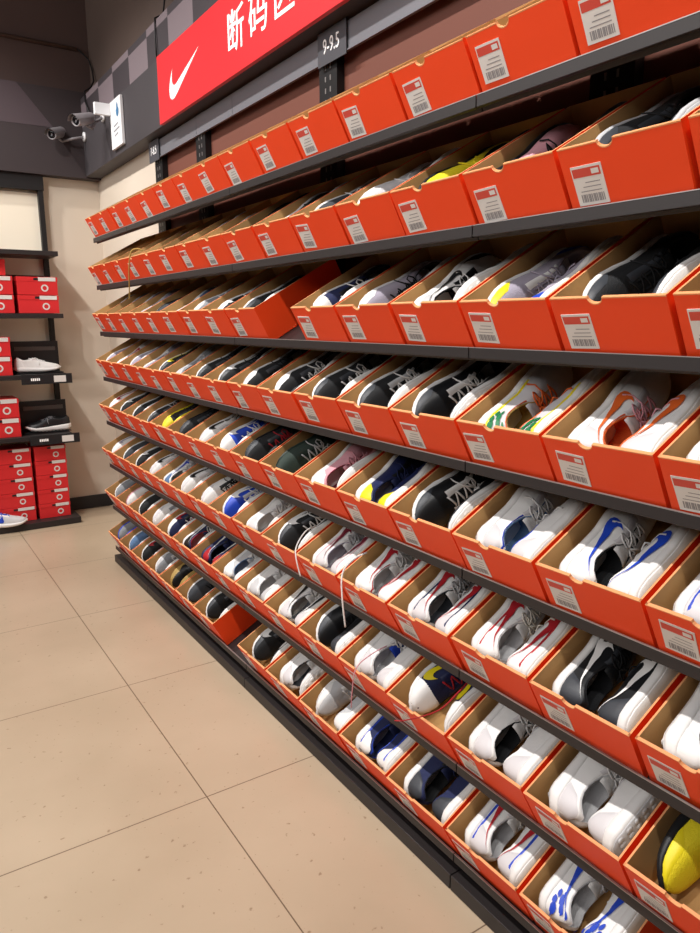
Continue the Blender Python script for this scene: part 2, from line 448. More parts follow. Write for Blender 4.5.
# spec strings: adjectives | type | upper sole tick lining lace | extras k=v | orientation of the two shoes (H heel forward, T toe forward, - none)
R = {}
R[1] = """grey|runner|G W - C G||HH
black|runner|K W - C K||HH
white|runner|W W - L W||HH
navy|runner|N W W C W||HH
grey-white|runner|L W - C W||HH
black|court|K K - C K||HH
white|court|W W K C W||HH
tan|runner|T W - C W||HH
black|runner|K K - C K||HH
white-heeled black|runner|K W - C K||HH
charcoal white-soled|runner|C W - C W||TH
grey-and-white|court|S W - G W||TH
yellow-and-black|runner|Y K - K Y||TH
pink-and-black|runner|P K - K K||HH
black grey-soled|runner|K L - K K||TT
white|court|W W - L W||HH"""
R[2] = """brown|runner|T W - C T||HH
taupe|runner|G L - C G||HH
grey|runner|V W - C V||HH
taupe|court|V L - C L||HH
charcoal|runner|C K - C K||TH
blue-and-white|runner|U W W C W|heel=W|HH
white-soled grey|runner|G W - C W||TH
black-and-white|runner|K W W C W|cap=W|TH
black white-soled|runner|K W - K K||TT
-
white-toed navy|runner|N W - K W|box=W|TT
grey white-toed|runner|V W - C K|cap=W|TH
white-and-black mesh|chunky|W W K K W|heel=L,cap=K,eye=K|HT
lavender yellow-toed|runner|V W - V V|cap=Y,heel=B,eye=W|TH
black white-soled|runner|K W - K K|cap=C|TT
white|court|W W K G W|heel=K|HT"""
R[3] = """pinkish grey|runner|V W - C P||TH
white-and-red|runner|W W R C W||HH
purple-grey|runner|V W - C V||TT
mauve-and-white|runner|V W W M W||HH
black yellow-trimmed|runner|K W Y K K|heel=T|TH
silver grey|runner|G L - G L||HH
black white-soled|runner|K W - K K||TH
black white-ticked|runner|K W W K K||TH
black wedge-soled|slim|K W - K K|cap=W|TT
white black-striped|runner|K W - K W|cap=W,stripe=W|TH
black white-laced|runner|K W - K W|heel=W|TT
black white-dotted|runner|K W - K W|eye=L|TT
black white-laced chunky|chunky|K W - K W|cap=C,eye=W|TT
white green-spotted|court|S W - T O|spots=E,stripe=Y,band=O|HH
white orange-lined|court|W W O O P|band=O|HH
white|court|W W K G W||HH"""
R[4] = """white-and-red|slim|W W R R W||TH
black-and-white|runner|K W W K W||TT
black|runner|K W - K K||TT
black thin-soled|slim|K W - K L||TT
black lime-toed|runner|K Y - K K|box=Y|TT
black|runner|K K - K K||TH
white black-striped|slim|W W K K W||TH
white-and-blue|runner|B W W N W|box=W|TT
black red-tabbed|runner|K K - K R||TT
dark green black|slim|D D - K L||TT
white pink-trimmed|runner|P W - M P|heel=W,cap=W|HT
navy yellow-heeled|chunky|N W - N N|heel=Y,cap=Y,out=W|HH
black white-soled|chunky|K W - K W|eye=W|TT
white blue-lined|chunky|W W - U W|out=S,band=B|HH
white blue-ticked|court|W W B K W|heel=W,band=W|HH
white blue-striped|court|W W B R W|stripe=B|HH"""
R[5] = """white purple-striped|slim|W W V N W||TH
dark grey|runner|C W - K K||TT
black white-looped|runner|K W W K W||TT
black-and-white|slim|W W K K W||TT
white blue-grey|runner|W W B G W|heel=U|HH
white black-eyed|runner|W W K K L||TT
white black-tongued|slim|W W - K K|eye=K|TT
blue-and-white|chunky|B W W L W|heel=W,eye=L|TT
white grey-lined|slim|W W - L W||HT
black white-soled|runner|K W W K W||TT
white maroon-ticked|runner|W W M V L|stripe=P|HH
white red-trimmed|runner|W W R L W|heel=W,band=R|HH
white red-ticked|runner|W W R C L|stripe=N|HH
white red-tabbed|runner|W W R L I|stripe=R,band=W,heel=W|HH
black white-ticked|court|K W W K K|cap=K|HH
white black-waved|chunky|W W K K W|heel=W|HT"""
R[6] = """grey|runner|G W - C W||TH
white pink-soled|slim|W P - C W||TT
black-and-white|runner|K W - L W||TT
white grey-eyed|runner|W W - G L|eye=G|TT
white navy-red|runner|N W R R W|cap=W|TT
navy white-ticked|runner|N W W R W||HT
navy|court|N N W K N|heel=R|HH
white grey-lined|runner|L W - U W|heel=W|HH
white grey-insoled|court|W W - L W|heel=L|HH
white black-ticked|slim|W I K G W||HH
black white-soled|chunky|K W - K K|heel=C|TH
white blue-tabbed|chunky|W W - L W|out=I,ton=B|HH
navy white-toed|runner|N W Y N R|box=W,heel=R,eye=N|TT
white|runner|W W - K W|cap=S,out=L|HH
white open-strapped|chunky|W W - L W|out=L|HH
yellow-and-black|runner|Y K - K K|heel=Y,eye=K,cap=Y|TT"""
R[7] = """grey blue-soled|runner|G B - C W||TT
blue-and-white|slim|U W - K W||TT
dark red-trimmed|runner|K W R K W||TT
grey|runner|G W - C L||TT
black gold-trimmed|chunky|K T - K K|cap=T|TT
charcoal white-soled|slim|C W - K K||TT
black|runner|K W - K K||TT
-
black white-striped|runner|K W W K K||TT
chunky white|chunky|W W - C W|heel=S|HT
white grey-knit|slim|L W - G W||TH
navy-and-white|runner|N W - N N|heel=W,band=B,stripe=B|HH
navy knit|runner|N W - K N|heel=C|HH
white red-ticked|runner|W W R L I|stripe=B|HH
white blue-spotted|court|W W B L S|spots=B|HH"""

def parse(line):
    if line.strip() == '-': return None
    adj, ty, cols, ex, ori = line.split('|')
    u, s, t, l, c = cols.split()
    d = dict(adj=adj, ty=ty, up=u, so=s, lin=l, lace=c, ori=ori)
    if t != '-': d['tick'] = t
    for kv in ex.split(','):
        if kv: k, v = kv.split('='); d[k] = v
    return d

def place_shoe(r, k, W, yc, spec, which, full):
    ori = spec['ori'][0 if which == 'A' else 1]
    if ori == '-': return
    rnd = random.Random(r*100+k*3+(which == 'B'))
    rho = math.radians(rnd.uniform(8, 13)) if which == 'A' else math.radians(-rnd.uniform(4, 9))
    sgn = -1 if which == 'A' else 1                       # the way the opening faces along y
    Hd = Vector((0, sgn, 0))*math.cos(rho) + Nn*math.sin(rho)
    Ld = (U if ori == 'H' else -U)
    yaw = rnd.uniform(-.015, .015)
    Ld = (Ld + Vector((0, yaw, 0)) ); Hd = (Hd - Ld*(Hd.dot(Ld)/Ld.dot(Ld))).normalized(); Ld.normalize()
    Wd = Hd.cross(Ld)
    sc = (.955 if W < .21 else .985) * (1-.03*((r*7+k*3) % 3)/2)
    hwid = .0505*TYPES[spec['ty']]['w']*sc
    O = row_origin(r)
    lift = BT + hwid*math.cos(rho) + (.003 if which == 'A' else .085*math.sin(-rho)+.003) + rnd.uniform(0, .005)
    a0 = .0178+rnd.uniform(0, .0035)
    start = a0 if ori == 'H' else a0+LEN*sc+.004
    side = W/2-BT-(.0085 if spec['ty'] == 'chunky' else .0065) - hwid*abs(math.sin(rho)) - (.003 if which == 'A' else .004)
    pos = O + U*start + Nn*lift + Vector((0, yc - sgn*side, 0))
    hs = sc*(.83 if spec['ty'] == 'chunky' else .86)
    M = Matrix(((Ld.x*sc, Wd.x*sc, Hd.x*hs, pos.x), (Ld.y*sc, Wd.y*sc, Hd.y*hs, pos.y), (Ld.z*sc, Wd.z*sc, Hd.z*hs, pos.z), (0, 0, 0, 1)))
    return sneaker(M, spec, full, which, ori), M

SH = {}
HIDE = {(1, 0, 'B'), (1, 1, 'A'), (1, 2, 'A'), (1, 2, 'B'), (1, 7, 'B'), (1, 15, 'A'), (1, 15, 'B'), (2, 0, 'B'), (2, 1, 'B'), (2, 15, 'A'), (2, 15, 'B'),
        (3, 0, 'B'), (3, 1, 'B'), (3, 5, 'B'), (3, 15, 'B'), (4, 0, 'B'), (4, 1, 'B'), (4, 3, 'B'), (4, 15, 'B'), (5, 0, 'B'), (5, 15, 'B'), (6, 1, 'B'), (6, 15, 'B')}   # wholly behind boxes or outside the view
for r in range(8):
    nslot = 15 if r in (0, 7) else 16
    lines = [parse(x) for x in R[r].split('\n')] if r in R else [dict()]*nslot
    cnt = 0
    for k in range(nslot):
        sp = lines[k]
        if sp is None: continue
        W, key = (WF, 'F') if k < 8 else (WN, 'N')
        yc = (YB[k]+YB[k+1])/2; O = row_origin(r)
        rnd = random.Random(r*31+k)
        back = rnd.uniform(-.001, .004)
        b = link('shoebox', BOXM[(key, rnd.randrange(4))])
        yw = rnd.uniform(-.004, .004) if k > 0 else 0
        Ux = (U+Vector((0, yw, 0))).normalized(); Yx = Nn.cross(Ux)
        b.matrix_world = Matrix(((Ux.x, Yx.x, Nn.x, O.x+U.x*back+Nn.x*.0005), (Ux.y, Yx.y, Nn.y, yc), (Ux.z, Yx.z, Nn.z, O.z+U.z*back+Nn.z*.0005), (0, 0, 0, 1)))
        place = 'bottom' if r == 7 else ('top' if r == 0 else ORD[r])
        if r == 0: lb = 'orange shoebox with white sticker, %s from the far wall, top shelf' % ORD[cnt]
        else: lb = 'orange shoebox of %s sneakers, %s from the far wall, %s shelf%s' % (sp['adj'], ORD[cnt], place, '' if r == 7 else ' down')
        tag(b, lb, 'shoebox', 'orange shoeboxes on the tilted rack')
        lab = link('price_sticker', LABM[key], b); lab.location = (0, rnd.uniform(-.004, .006), rnd.uniform(-.004, .006)); lab.rotation_euler = (rnd.uniform(-.05, .05), 0, 0)
        if r > 0:
            full = 0 if k < 3 else 1
            for which in 'AB':
                if (r, k, which) in HIDE: continue
                got = place_shoe(r, k, W, yc, sp, which, full)
                if got:
                    SH[(r, k, which)] = got
                    tag(got[0], '%s sneaker, %s side of %s box from far wall, %s shelf%s' % (sp['adj'], 'far' if which == 'A' else 'near', ORD[cnt], place, '' if r == 7 else ' down'),
                        'shoe', 'sneakers in the orange boxes')
        cnt += 1

# loose laces that hang out of the boxes, part of their shoe
def loose_lace(key, pts, k, rad=.0022):
    if key not in SH: return
    e, M = SH[key]; inv = M.inverted(); m = MB()
    P = [Vector((x, y, z+H)) for x, y, z in pts]
    Q = []
    for i in range(len(P)-1):                       # Catmull-Rom through the points
        a, b, c, d = P[max(i-1, 0)], P[i], P[i+1], P[min(i+2, len(P)-1)]
        for s in range(6):
            t = s/6; Q.append(.5*((2*b)+(c-a)*t+(2*a-5*b+4*c-d)*t*t+(3*b-a-3*c+d)*t**3))
    Q.append(P[-1])
    m.tube([inv @ q for q in Q], rad, 6, flat=.6)
    o = obj('loose_lace', m, cloth(k), e, smooth=True)
loose_lace((1, 3, 'A'), [(.988,3.075,.288),(.970,3.09,.296),(.948,3.11,.284),(.941,3.13,.22),(.95,3.17,.16),(.955,3.2,.09)], 'T', .003)
loose_lace((5, 9, 'A'), [(1.05,1.78,-.605),(1.0,1.76,-.61),(.952,1.73,-.64),(.940,1.71,-.67),(.947,1.70,-.72)], 'W')
loose_lace((5, 11, 'A'), [(1.04,1.50,-.61),(1.0,1.50,-.62),(.950,1.48,-.642),(.938,1.465,-.70),(.944,1.46,-.785)], 'W', .0026)
loose_lace((6, 12, 'A'), [(1.06,1.10,-.800),(1.0,1.085,-.815),(.965,1.10,-.850),(.947,1.14,-.882),(.936,1.20,-.920),(.938,1.235,-.938)], 'R', .0022)
loose_lace((6, 11, 'A'), [(1.05,1.42,-.85),(1.0,1.42,-.86),(.948,1.415,-.883),(.938,1.42,-.95),(.942,1.43,-1.0)], 'P', .0018)

# ------------------------------------------------------------------ signs over the rack
def onx(x):   # frame of a surface facing -x: local X runs toward the camera (-y), local Y up
    return lambda y, z: Matrix(((0, 0, -1, x), (-1, 0, 0, y), (0, 1, 0, z+H), (0, 0, 0, 1)))
hd = empty('header_strip', (1.365, 1.9, .82+H))
tag(hd, 'long grey metal header strip running above the top shelf', 'header strip')
for i, (a, b_) in enumerate(((-.03, 1.075), (1.075, 2.195), (2.195, 2.905), (2.905, 3.30), (3.30, 3.94))):
    m = MB(); m.box(Vector((1.339, a+.0015, .823+H))-hd.location, Vector((1.3448, b_-.0015, .908+H))-hd.location)
    m.box(Vector((1.334, a+.0015, .823+H))-hd.location, Vector((1.339, b_-.0015, .827+H))-hd.location)
    obj('panel', m, HEADER, hd)
def plate(y0, y1, z0, z1, body, lab, x=1.333, size=.055):
    m = MB(); m.box((x-.004, y0, z0+H), (x, y1, z1+H)); p = obj('size_sign', m, mat('sign_charcoal', '4d4d52', .4), bevel=.001)
    tag(p, lab, 'sign')
    tm = text_mesh(body, size); tm.materials.clear(); tm.materials.append(SIGNWHITE)
    t = link('lettering', tm, p)
    t.matrix_world = onx(x-.005)((y0+y1)/2, (z0+z1)/2) @ Matrix.Diagonal((.9, 1.15, 1, 1))
plate(2.035, 2.205, .812, .914, '9-9.5', 'dark grey size sign reading 9-9.5 under the red banner')
plate(3.79, 3.94, .812, .914, '7-8.5', 'dark grey size sign reading 7-8.5 at the far end of the header', size=.05)
m = MB(); m.box((1.262, .9, .916+H), (1.2785, 3.56, 1.212+H)); ban = obj('banner', m, SIGNRED, bevel=.001)
tag(ban, 'long red banner with white tick and Chinese characters above the rack', 'banner')
m = MB()
tick = [[(x, y) for x, y in ((ox+(ix-ox)*k/3, oy+(iy-oy)*k/3) for k in range(4))] for (ox, oy), (ix, iy) in zip(TICK_OUT, TICK_IN)]
m.grid([[Vector((1.2612, 3.41-(x/24)*.365, 1.112+H-(y-7.8)*.365/24)) for x, y in rrow] for rrow in tick])
t = obj('curved_tick', m, SIGNWHITE, ban)
for ch, y in (('断', 2.685), ('码', 2.495), ('区', 2.305)):
    tm = text_mesh(ch, .158, .0012); tm.materials.clear(); tm.materials.append(SIGNWHITE)
    t = link('lettering', tm, ban); t.matrix_world = onx(1.2608)(y, 1.053)

# ------------------------------------------------------------------ room shell
def noise_mat(name, c1, c2, scale, rough, fine=None):
    m = bpy.data.materials.new(name); m.use_nodes = True; nt = m.node_tree; b = nt.nodes['Principled BSDF']
    tc = nt.nodes.new('ShaderNodeTexCoord'); n = nt.nodes.new('ShaderNodeTexNoise'); n.inputs['Scale'].default_value = scale; n.inputs['Detail'].default_value = 6
    nt.links.new(tc.outputs['Object'], n.inputs['Vector'])
    cr = nt.nodes.new('ShaderNodeValToRGB'); cr.color_ramp.elements[0].position = .35; cr.color_ramp.elements[1].position = .65
    cr.color_ramp.elements[0].color = lin(c1); cr.color_ramp.elements[1].color = lin(c2)
    nt.links.new(n.outputs['Fac'], cr.inputs['Fac']); nt.links.new(cr.outputs['Color'], b.inputs['Base Color']); b.inputs['Roughness'].default_value = rough
    return m, nt, b, tc, cr
FLOOR, nt, b, tc, cr = noise_mat('terrazzo_tile', 'b3a087', 'c0ad94', 1.6, .3)
sep = nt.nodes.new('ShaderNodeSeparateXYZ'); nt.links.new(tc.outputs['Object'], sep.inputs['Vector'])
def M2(op, a, bb=None):
    n = nt.nodes.new('ShaderNodeMath'); n.operation = op
    for i, q in enumerate((a, bb)):
        if q is None: continue
        if isinstance(q, (int, float)): n.inputs[i].default_value = q
        else: nt.links.new(q, n.inputs[i])
    return n.outputs[0]
TP = .7495
def grout(ax, off): return M2('LESS_THAN', M2('ABSOLUTE', M2('SUBTRACT', M2('FRACT', M2('ADD', M2('DIVIDE', M2('SUBTRACT', ax, off), TP), .5)), .5)), .0022)
gx = grout(sep.outputs['X'], .637); gy = grout(sep.outputs['Y'], 1.706)
gr = M2('MAXIMUM', gx, gy)
sp = nt.nodes.new('ShaderNodeTexNoise'); sp.inputs['Scale'].default_value = 55; sp.inputs['Detail'].default_value = 3; nt.links.new(tc.outputs['Object'], sp.inputs['Vector'])
spk = nt.nodes.new('ShaderNodeValToRGB'); spk.color_ramp.elements[0].position = .27; spk.color_ramp.elements[1].position = .33
spk.color_ramp.elements[0].color = (.62, .55, .5, 1); spk.color_ramp.elements[1].color = (1, 1, 1, 1); nt.links.new(sp.outputs['Fac'], spk.inputs['Fac'])
mm = nt.nodes.new('ShaderNodeMix'); mm.data_type = 'RGBA'; mm.blend_type = 'MULTIPLY'; mm.inputs['Factor'].default_value = 1
nt.links.new(cr.outputs['Color'], mm.inputs['A']); nt.links.new(spk.outputs['Color'], mm.inputs['B'])
m3 = nt.nodes.new('ShaderNodeMix'); m3.data_type = 'RGBA'; m3.inputs['B'].default_value = lin('6f5c4a')
nt.links.new(gr, m3.inputs['Factor']); nt.links.new(mm.outputs['Result'], m3.inputs['A']); nt.links.new(m3.outputs['Result'], b.inputs['Base Color'])

CREAM = noise_mat('cream_paint', 'cdbfae', 'd3c6b6', 1.2, .7)[0]
BROWN = noise_mat('brown_paint', '54453e', '5d4c44', 1.0, .8)[0]
CEIL = noise_mat('dark_ceiling_paint', '4a3834', '523f3a', 1.0, .8)[0]
# fascia cladding: charcoal board with a band of lighter and darker square print
FAS, nt, b, tc, cr = noise_mat('fascia_board', '3b3639', '3f3a3d', 2, .6)
def checker(axis_scale, off, c1, c2, mask_axis, lo):
    mp = nt.nodes.new('ShaderNodeMapping'); mp.inputs['Scale'].default_value = axis_scale; mp.inputs['Location'].default_value = off
    nt.links.new(tc.outputs['Object'], mp.inputs['Vector'])
    ck = nt.nodes.new('ShaderNodeTexChecker'); ck.inputs['Scale'].default_value = 1; nt.links.new(mp.outputs[0], ck.inputs['Vector'])
    ck.inputs['Color1'].default_value = lin(c1); ck.inputs['Color2'].default_value = lin(c2)
    return ck
ck = checker((0, 1/.30, 1/.135), (0, .55, -(1.215+H)/.135), '75686d', '393236', 'Z', 1)
ck.inputs['Vector']
s2 = nt.nodes.new('ShaderNodeSeparateXYZ'); nt.links.new(tc.outputs['Object'], s2.inputs['Vector'])
def M3(op, a, bb):
    n = nt.nodes.new('ShaderNodeMath'); n.operation = op; nt.links.new(a, n.inputs[0]); n.inputs[1].default_value = bb; return n.outputs[0]
msk = M3('GREATER_THAN', s2.outputs['Z'], 1.215+H)
mx = nt.nodes.new('ShaderNodeMix'); mx.data_type = 'RGBA'; nt.links.new(msk, mx.inputs['Factor']); nt.links.new(cr.outputs['Color'], mx.inputs['A']); nt.links.new(ck.outputs['Color'], mx.inputs['B'])
nt.links.new(mx.outputs['Result'], b.inputs['Base Color'])

FY, FX0, BY, TOP = 5.15, -3.2, -3.0, 3.75
def shell(name, lo, hi, mt): mb = MB(); mb.box(lo, hi); return struct(name, mb, mt)
shell('floor', (FX0, BY, -.05), (WALLX+.1, FY+.1, 0), FLOOR)
shell('ceiling', (FX0, BY, TOP), (WALLX+.1, FY+.1, TOP+.05), CEIL)
shell('wall_right', (WALLX, BY, 0), (WALLX+.1, FY+.1, 1.10+H), CREAM)
shell('wall_right_upper', (WALLX-.004, BY, 1.10+H), (WALLX+.1, FY+.1, TOP), BROWN)
shell('wall_far', (FX0, FY, 0), (WALLX, FY+.1, 1.10+H), CREAM)
shell('wall_far_upper', (FX0, FY-.004, 1.10+H), (WALLX-.004, FY+.1, TOP), CEIL)
shell('wall_left', (FX0-.1, BY, 0), (FX0, FY+.1, TOP), BROWN)
shell('wall_near', (FX0, BY-.1, 0), (WALLX+.1, BY, TOP), BROWN)
mb = MB(); mb.box((1.279, BY+.01, .918+H), (WALLX-.001, 5.06, 1.385+H)); struct('trim_1', mb, FAS, bevel=.002)
mb = MB(); mb.box((FX0+.01, 5.062, .908+H), (WALLX-.001, FY-.001, 1.43+H)); struct('trim_2', mb, mat('far_fascia_board', '33292b', .7), bevel=.002)
# shards of lighter print on the far fascia
mb = MB()
for tri in (((.60, 1.428), (.905, 1.428), (1.10, 1.195), (.60, 1.19)),):
    mb.add([(x, 5.0605, z+H) for x, z in tri]+[(x, 5.062, z+H) for x, z in tri], [(0, 1, 2, 3), (4, 7, 6, 5), (0, 4, 5, 1), (1, 5, 6, 2), (2, 6, 7, 3), (3, 7, 4, 0)])
struct('trim_3', mb, mat('plum_print', '4a3d42', .7))
mb = MB(); mb.box((1.022, FY-.014, .001), (WALLX-.002, FY-.001, .092)); struct('baseboard_far', mb, mat('baseboard_black', '232022', .5), bevel=.002)
mb = MB(); mb.box((WALLX-.014, 3.9, .001), (WALLX-.001, FY-.016, .092)); struct('baseboard_right', mb, mat('baseboard_black', '232022', .5), bevel=.002)
# conduit pipe and cables
mb = MB(); mb.tube([(FX0+.1, FY-.02, 1.715+H), (1.30, FY-.02, 1.70+H)], .011, 10); p = obj('conduit_pipe', mb, mat('pipe_brown', '6a554b', .5), smooth=True)
tag(p, 'thin brown conduit pipe across the far wall above the fascia', 'pipe')
mb = MB(); mb.tube([(1.30, 5.12, 1.70+H), (1.36, 5.10, 1.64+H), (1.362, 5.04, 1.56+H), (1.355, 5.0, 1.49+H), (1.325, 4.97, 1.44+H), (1.275, 4.93, 1.40+H), (1.268, 4.90, 1.33+H), (1.262, 4.80, 1.24+H)], .005, 8)
p = obj('cable', mb, METAL_D, smooth=True); tag(p, 'black cable dropping from the conduit to the ceiling-corner cameras', 'cable')
mb = MB(); mb.tube([(1.36, 3.62, TOP-.002), (1.345, 3.61, 1.55+H), (1.32, 3.60, 1.42+H), (1.275, 3.59, 1.39+H), (1.270, 3.585, 1.3+H), (1.271, 3.58, 1.214+H)], .004, 8)
p = obj('cable', mb, METAL_D, smooth=True); tag(p, 'black cable running down to the far corner of the red banner', 'cable')

# ------------------------------------------------------------------ cameras and white board in the corner
def rot_to(d):
    d = Vector(d).normalized(); a = d.cross(Vector((0, 0, 1))).normalized(); b = a.cross(d)
    return Matrix((( d.x, a.x, b.x), (d.y, a.y, b.y), (d.z, a.z, b.z))).to_4x4()
CAMG = mat('camera_grey', '857f82', .4)
def cctv(loc, d, mount, label, s=1.0):
    e = empty('security_camera', loc)
    F = rot_to(d)
    def T(mb_pts): return [F @ Vector(p) for p in mb_pts]
    body = MB(); rows = []
    for x, rr in ((-.075, .001), (-.075, .022), (-.06, .028), (.05, .030), (.068, .030), (.068, .025), (.062, .024), (.062, .001)):
        rows.append([F @ Vector((x*s, rr*s*math.cos(2*PI*k/16), rr*s*math.sin(2*PI*k/16))) for k in range(16)])
    body.grid(rows, close=True); obj('body', body, CAMG, e, smooth=True)
    ln = MB(); rows = []
    for x, rr in ((.060, .001), (.067, .012), (.064, .022), (.0625, .0235)):
        rows.append([F @ Vector((x*s, rr*s*math.cos(2*PI*k/16), rr*s*math.sin(2*PI*k/16))) for k in range(16)])
    ln.grid(rows, close=True); obj('lens', ln, mat('lens_glass', '0b0b10', .08), e, smooth=True)
    hood = MB(); rows = []
    for x in (-.07, 0, .09):
        rows.append([F @ Vector((x*s, .035*s*math.cos(PI*k/10), (.034*math.sin(PI*k/10)+.002)*s)) for k in range(11)] +
                    [F @ Vector((x*s, .033*s*math.cos(PI-PI*k/10), (.032*math.sin(PI-PI*k/10)+.002)*s)) for k in range(11)])
    hood.grid(rows, close=True); obj('sun_hood', hood, CAMG, e, smooth=True)
    L = Vector(mount)-Vector(loc); arm = MB()
    arm.tube([F @ Vector((-.02*s, 0, -.03*s)), F @ Vector((-.06*s, 0, -.05*s)), L*.55+Vector((0, 0, -.02)), L], .008, 8)
    obj('arm', arm, CAMG, e, smooth=True)
    base = MB(); base.tube([L+Vector((-.012, 0, 0)), L+Vector((0.0, 0, 0))], .028, 14); obj('wall_mount', base, WHITE, e, smooth=True)
    tag(e, label, 'security camera')
cctv((1.135, 4.46, 1.115+H), (-.75, -.55, -.28), (1.277, 4.55, 1.17+H), 'white security camera beside the white notice board', 1.0)
cctv((1.10, 4.99, 1.145+H), (-.6, -.75, -.30), (1.277, 5.0, 1.15+H), 'white security camera deeper in the corner, behind the other one', 1.0)
e = empty('notice_sign', (1.278, 4.25, .93+H))
m = MB(); m.box((-.018, -.085, .02), (-.001, .115, .268)); obj('panel', m, WHITE, e, bevel=.002)
m = MB(); m.box((-.105, .10, .20), (-.019, .125, .262)); obj('side_flap', m, WHITE, e, bevel=.002)
m = MB()
vs = [(-.0192, -.028+.026*math.sin(a)*(1 if math.cos(a) < .2 else .55), .205+.036*math.cos(a)) for a in [2*PI*k/20 for k in range(20)]]
m.add(vs, [tuple(range(20))]); obj('blue_drop', m, mat('blue_print', '2f6f9c', .5), e)
m = MB()
for k, (a, b_) in enumerate(((-.03, .05), (-.05, .06), (-.02, .045))):
    m.add([(-.0192, a, .135-.025*k), (-.0192, b_, .128-.025*k), (-.0192, b_, .135-.025*k), (-.0192, a, .142-.025*k)], [(0, 1, 2, 3)])
obj('printed_lines', m, mat('grey_print', '8a8a90', .6), e)
tag(e, 'small white notice board with blue drop mark on the dark fascia', 'notice board')

# ------------------------------------------------------------------ left wall unit
X1, X0 = 1.018, -.60
un = empty('display_shelving', (.6, 5.0, 0)); tag(un, 'dark display shelving unit with cream back panel against the far wall', 'shelving')
def ub(name, lo, hi, mt, bevel=0):
    m = MB(); m.box(Vector(lo)-un.location, Vector(hi)-un.location); return obj(name, m, mt, un, bevel=bevel)
ub('back_panel', (X0, 5.132, .05), (X1-.03, 5.146, .80+H), mat('warm_white_panel', 'f1e6d2', .6))
ub('upright', (X1-.035, 5.09, .002), (X1-.005, 5.146, .905+H), METAL_D)
ub('header_board', (X0, 5.085, .815+H), (X1, 5.131, .906+H), METAL_D)
for zz, yf in ((.395, 4.83), (.018, 4.82), (-.357, 4.82), (-.742, 4.82)):
    ub('shelf', (X0, yf, zz+H), (X1, 5.13, zz+.028+H), METAL, .002)
ub('plinth', (X0, 4.79, .002), (X1, 5.13, .042), METAL, .002)
m = MB()
for k in range(26): m.box(Vector((X1-.06-.014*k, 5.124, .225+H))-un.location, Vector((X1-.052-.014*k, 5.1315, .262+H))-un.location)
ub('perforated_rail', (X0, 5.118, .262+H), (X1-.04, 5.1315, .29+H), METAL)
obj('rail_teeth', m, METAL, un)
# closed red shoebox: body, lid and optional sticker with round mark
def redbox(x0, y0, z0, w, d, h, label, stick=1, lid=True):
    b = empty('shoebox', (x0+w/2, y0, z0)); hw = w/2
    m = MB(); m.box((-hw, .002, .0005), (hw, d, h*.74)); obj('body', m, REDBOX, b, bevel=.001)
    m = MB(); m.box((-hw-.002, 0, h*.74), (hw+.002, d+.002, h-.001)); obj('lid', m, REDBOX, b, bevel=.001)
    if stick:
        m = MB(); m.box((hw*.05, -.0012, h*.74+.002), (hw*.92, -.0001, h-.003)); m.box((hw*.92-hw*1.1, -.001, h*.80), (hw*.05, -.0001, h*.93), 1)
        obj('price_sticker', m, [PAPER, BLACKP], b)
        m = MB(); n = 14; cx, cz, ro = hw*.35, h*.38, h*.20
        ring = lambda rr, y: [Vector((cx+rr*math.cos(2*PI*k/n), y, cz+rr*math.sin(2*PI*k/n))) for k in range(n)]
        m.grid([ring(ro, .0015), ring(ro, .0008), ring(ro*.6, .0008), ring(ro*.6, .0015)], close=True); obj('round_mark', m, PAPER, b)
    tag(b, label, 'shoebox', 'red shoeboxes on the display shelving'); return b
for i in range(2):
    redbox(.775, 4.885, .0485+H+.112*i, .235, .200, .110, ['lower', 'upper'][i]+' red shoebox with white label beside the upright, upper display shelf')
    redbox(.515, 4.885, .0485+H+.112*i, .235, .200, .110, ['lower', 'middle'][i]+' red shoebox at the photo edge, upper display shelf')
redbox(.53, 4.90, .0485+H+.226, .19, .2, .095, 'small red dotted carton topmost at the photo edge, upper display shelf', 0)
for i in range(2):
    redbox(.475, 4.86, -.3285+H+.118*i, .225, .22, .116, ['lower', 'upper'][i]+' red shoebox beside the white display sneaker')
    redbox(.50, 4.86, -.7135+H+.122*i, .215, .22, .120, ['lower', 'upper'][i]+' red shoebox beside the black display sneaker')
names5 = ['bottom', 'second', 'middle', 'fourth', 'top']
for i in range(5):
    redbox(.782, 4.87, .0425+.0955*i, .190, .210, .0945, '%s red shoebox of the low stack beside the upright' % names5[i])
    redbox(.535, 4.87, .0425+.0955*i, .225, .210, .0945, '%s red shoebox of the low stack at the photo edge' % names5[i])
def display(z, lab1, specl, lab2, x0, flip):
    e = empty('display_box', (x0, 4.90, z))
    m = MB(); m.box((0, .135, 0), (.285, .143, .20)); m.box((0, .02, 0), (.285, .135, .006)); obj('case', m, BLACKP, e, bevel=.001)
    m = MB(); m.box((.02, .128, .14), (.265, .1345, .165)); obj('grey_band', m, mat('case_band', '55504e', .4), e)  # lighter grey strip across the case back
    tag(e, lab1, 'display box', 'black display cases')
    s = empty('price_rail', (x0+.01, 4.81, z-.003))
    m = MB(); m.box((0, 0, -.058), (.30, .006, .004)); obj('strip', m, BLACKP, s, bevel=.001)
    m = MB(); m.box((.19, -.0012, -.048), (.262, -.0001, -.008)); obj('price_card', m, PAPER, s)
    m = MB()
    for k in range(5): m.box((.055+.011*k, -.001, -.036), (.063+.011*k, -.0001, -.020))
    obj('printed_word', m, SIGNWHITE, s)
    tag(s, lab2, 'price rail', 'price rails on the display shelving')
    Ld = Vector((1 if flip else -1, 0, 0)); Hd = Vector((0, 0, 1)); Wd = Hd.cross(Ld)
    p = Vector((x0+(.0 if flip else .285), 4.955, z+.0105))
    sc = .95
    M = Matrix(((Ld.x*sc, Wd.x*sc, 0, p.x), (Ld.y*sc, Wd.y*sc, 0, p.y), (0, 0, sc, p.z), (0, 0, 0, 1)))
    return sneaker(M, specl, 1, 'A', 'H')
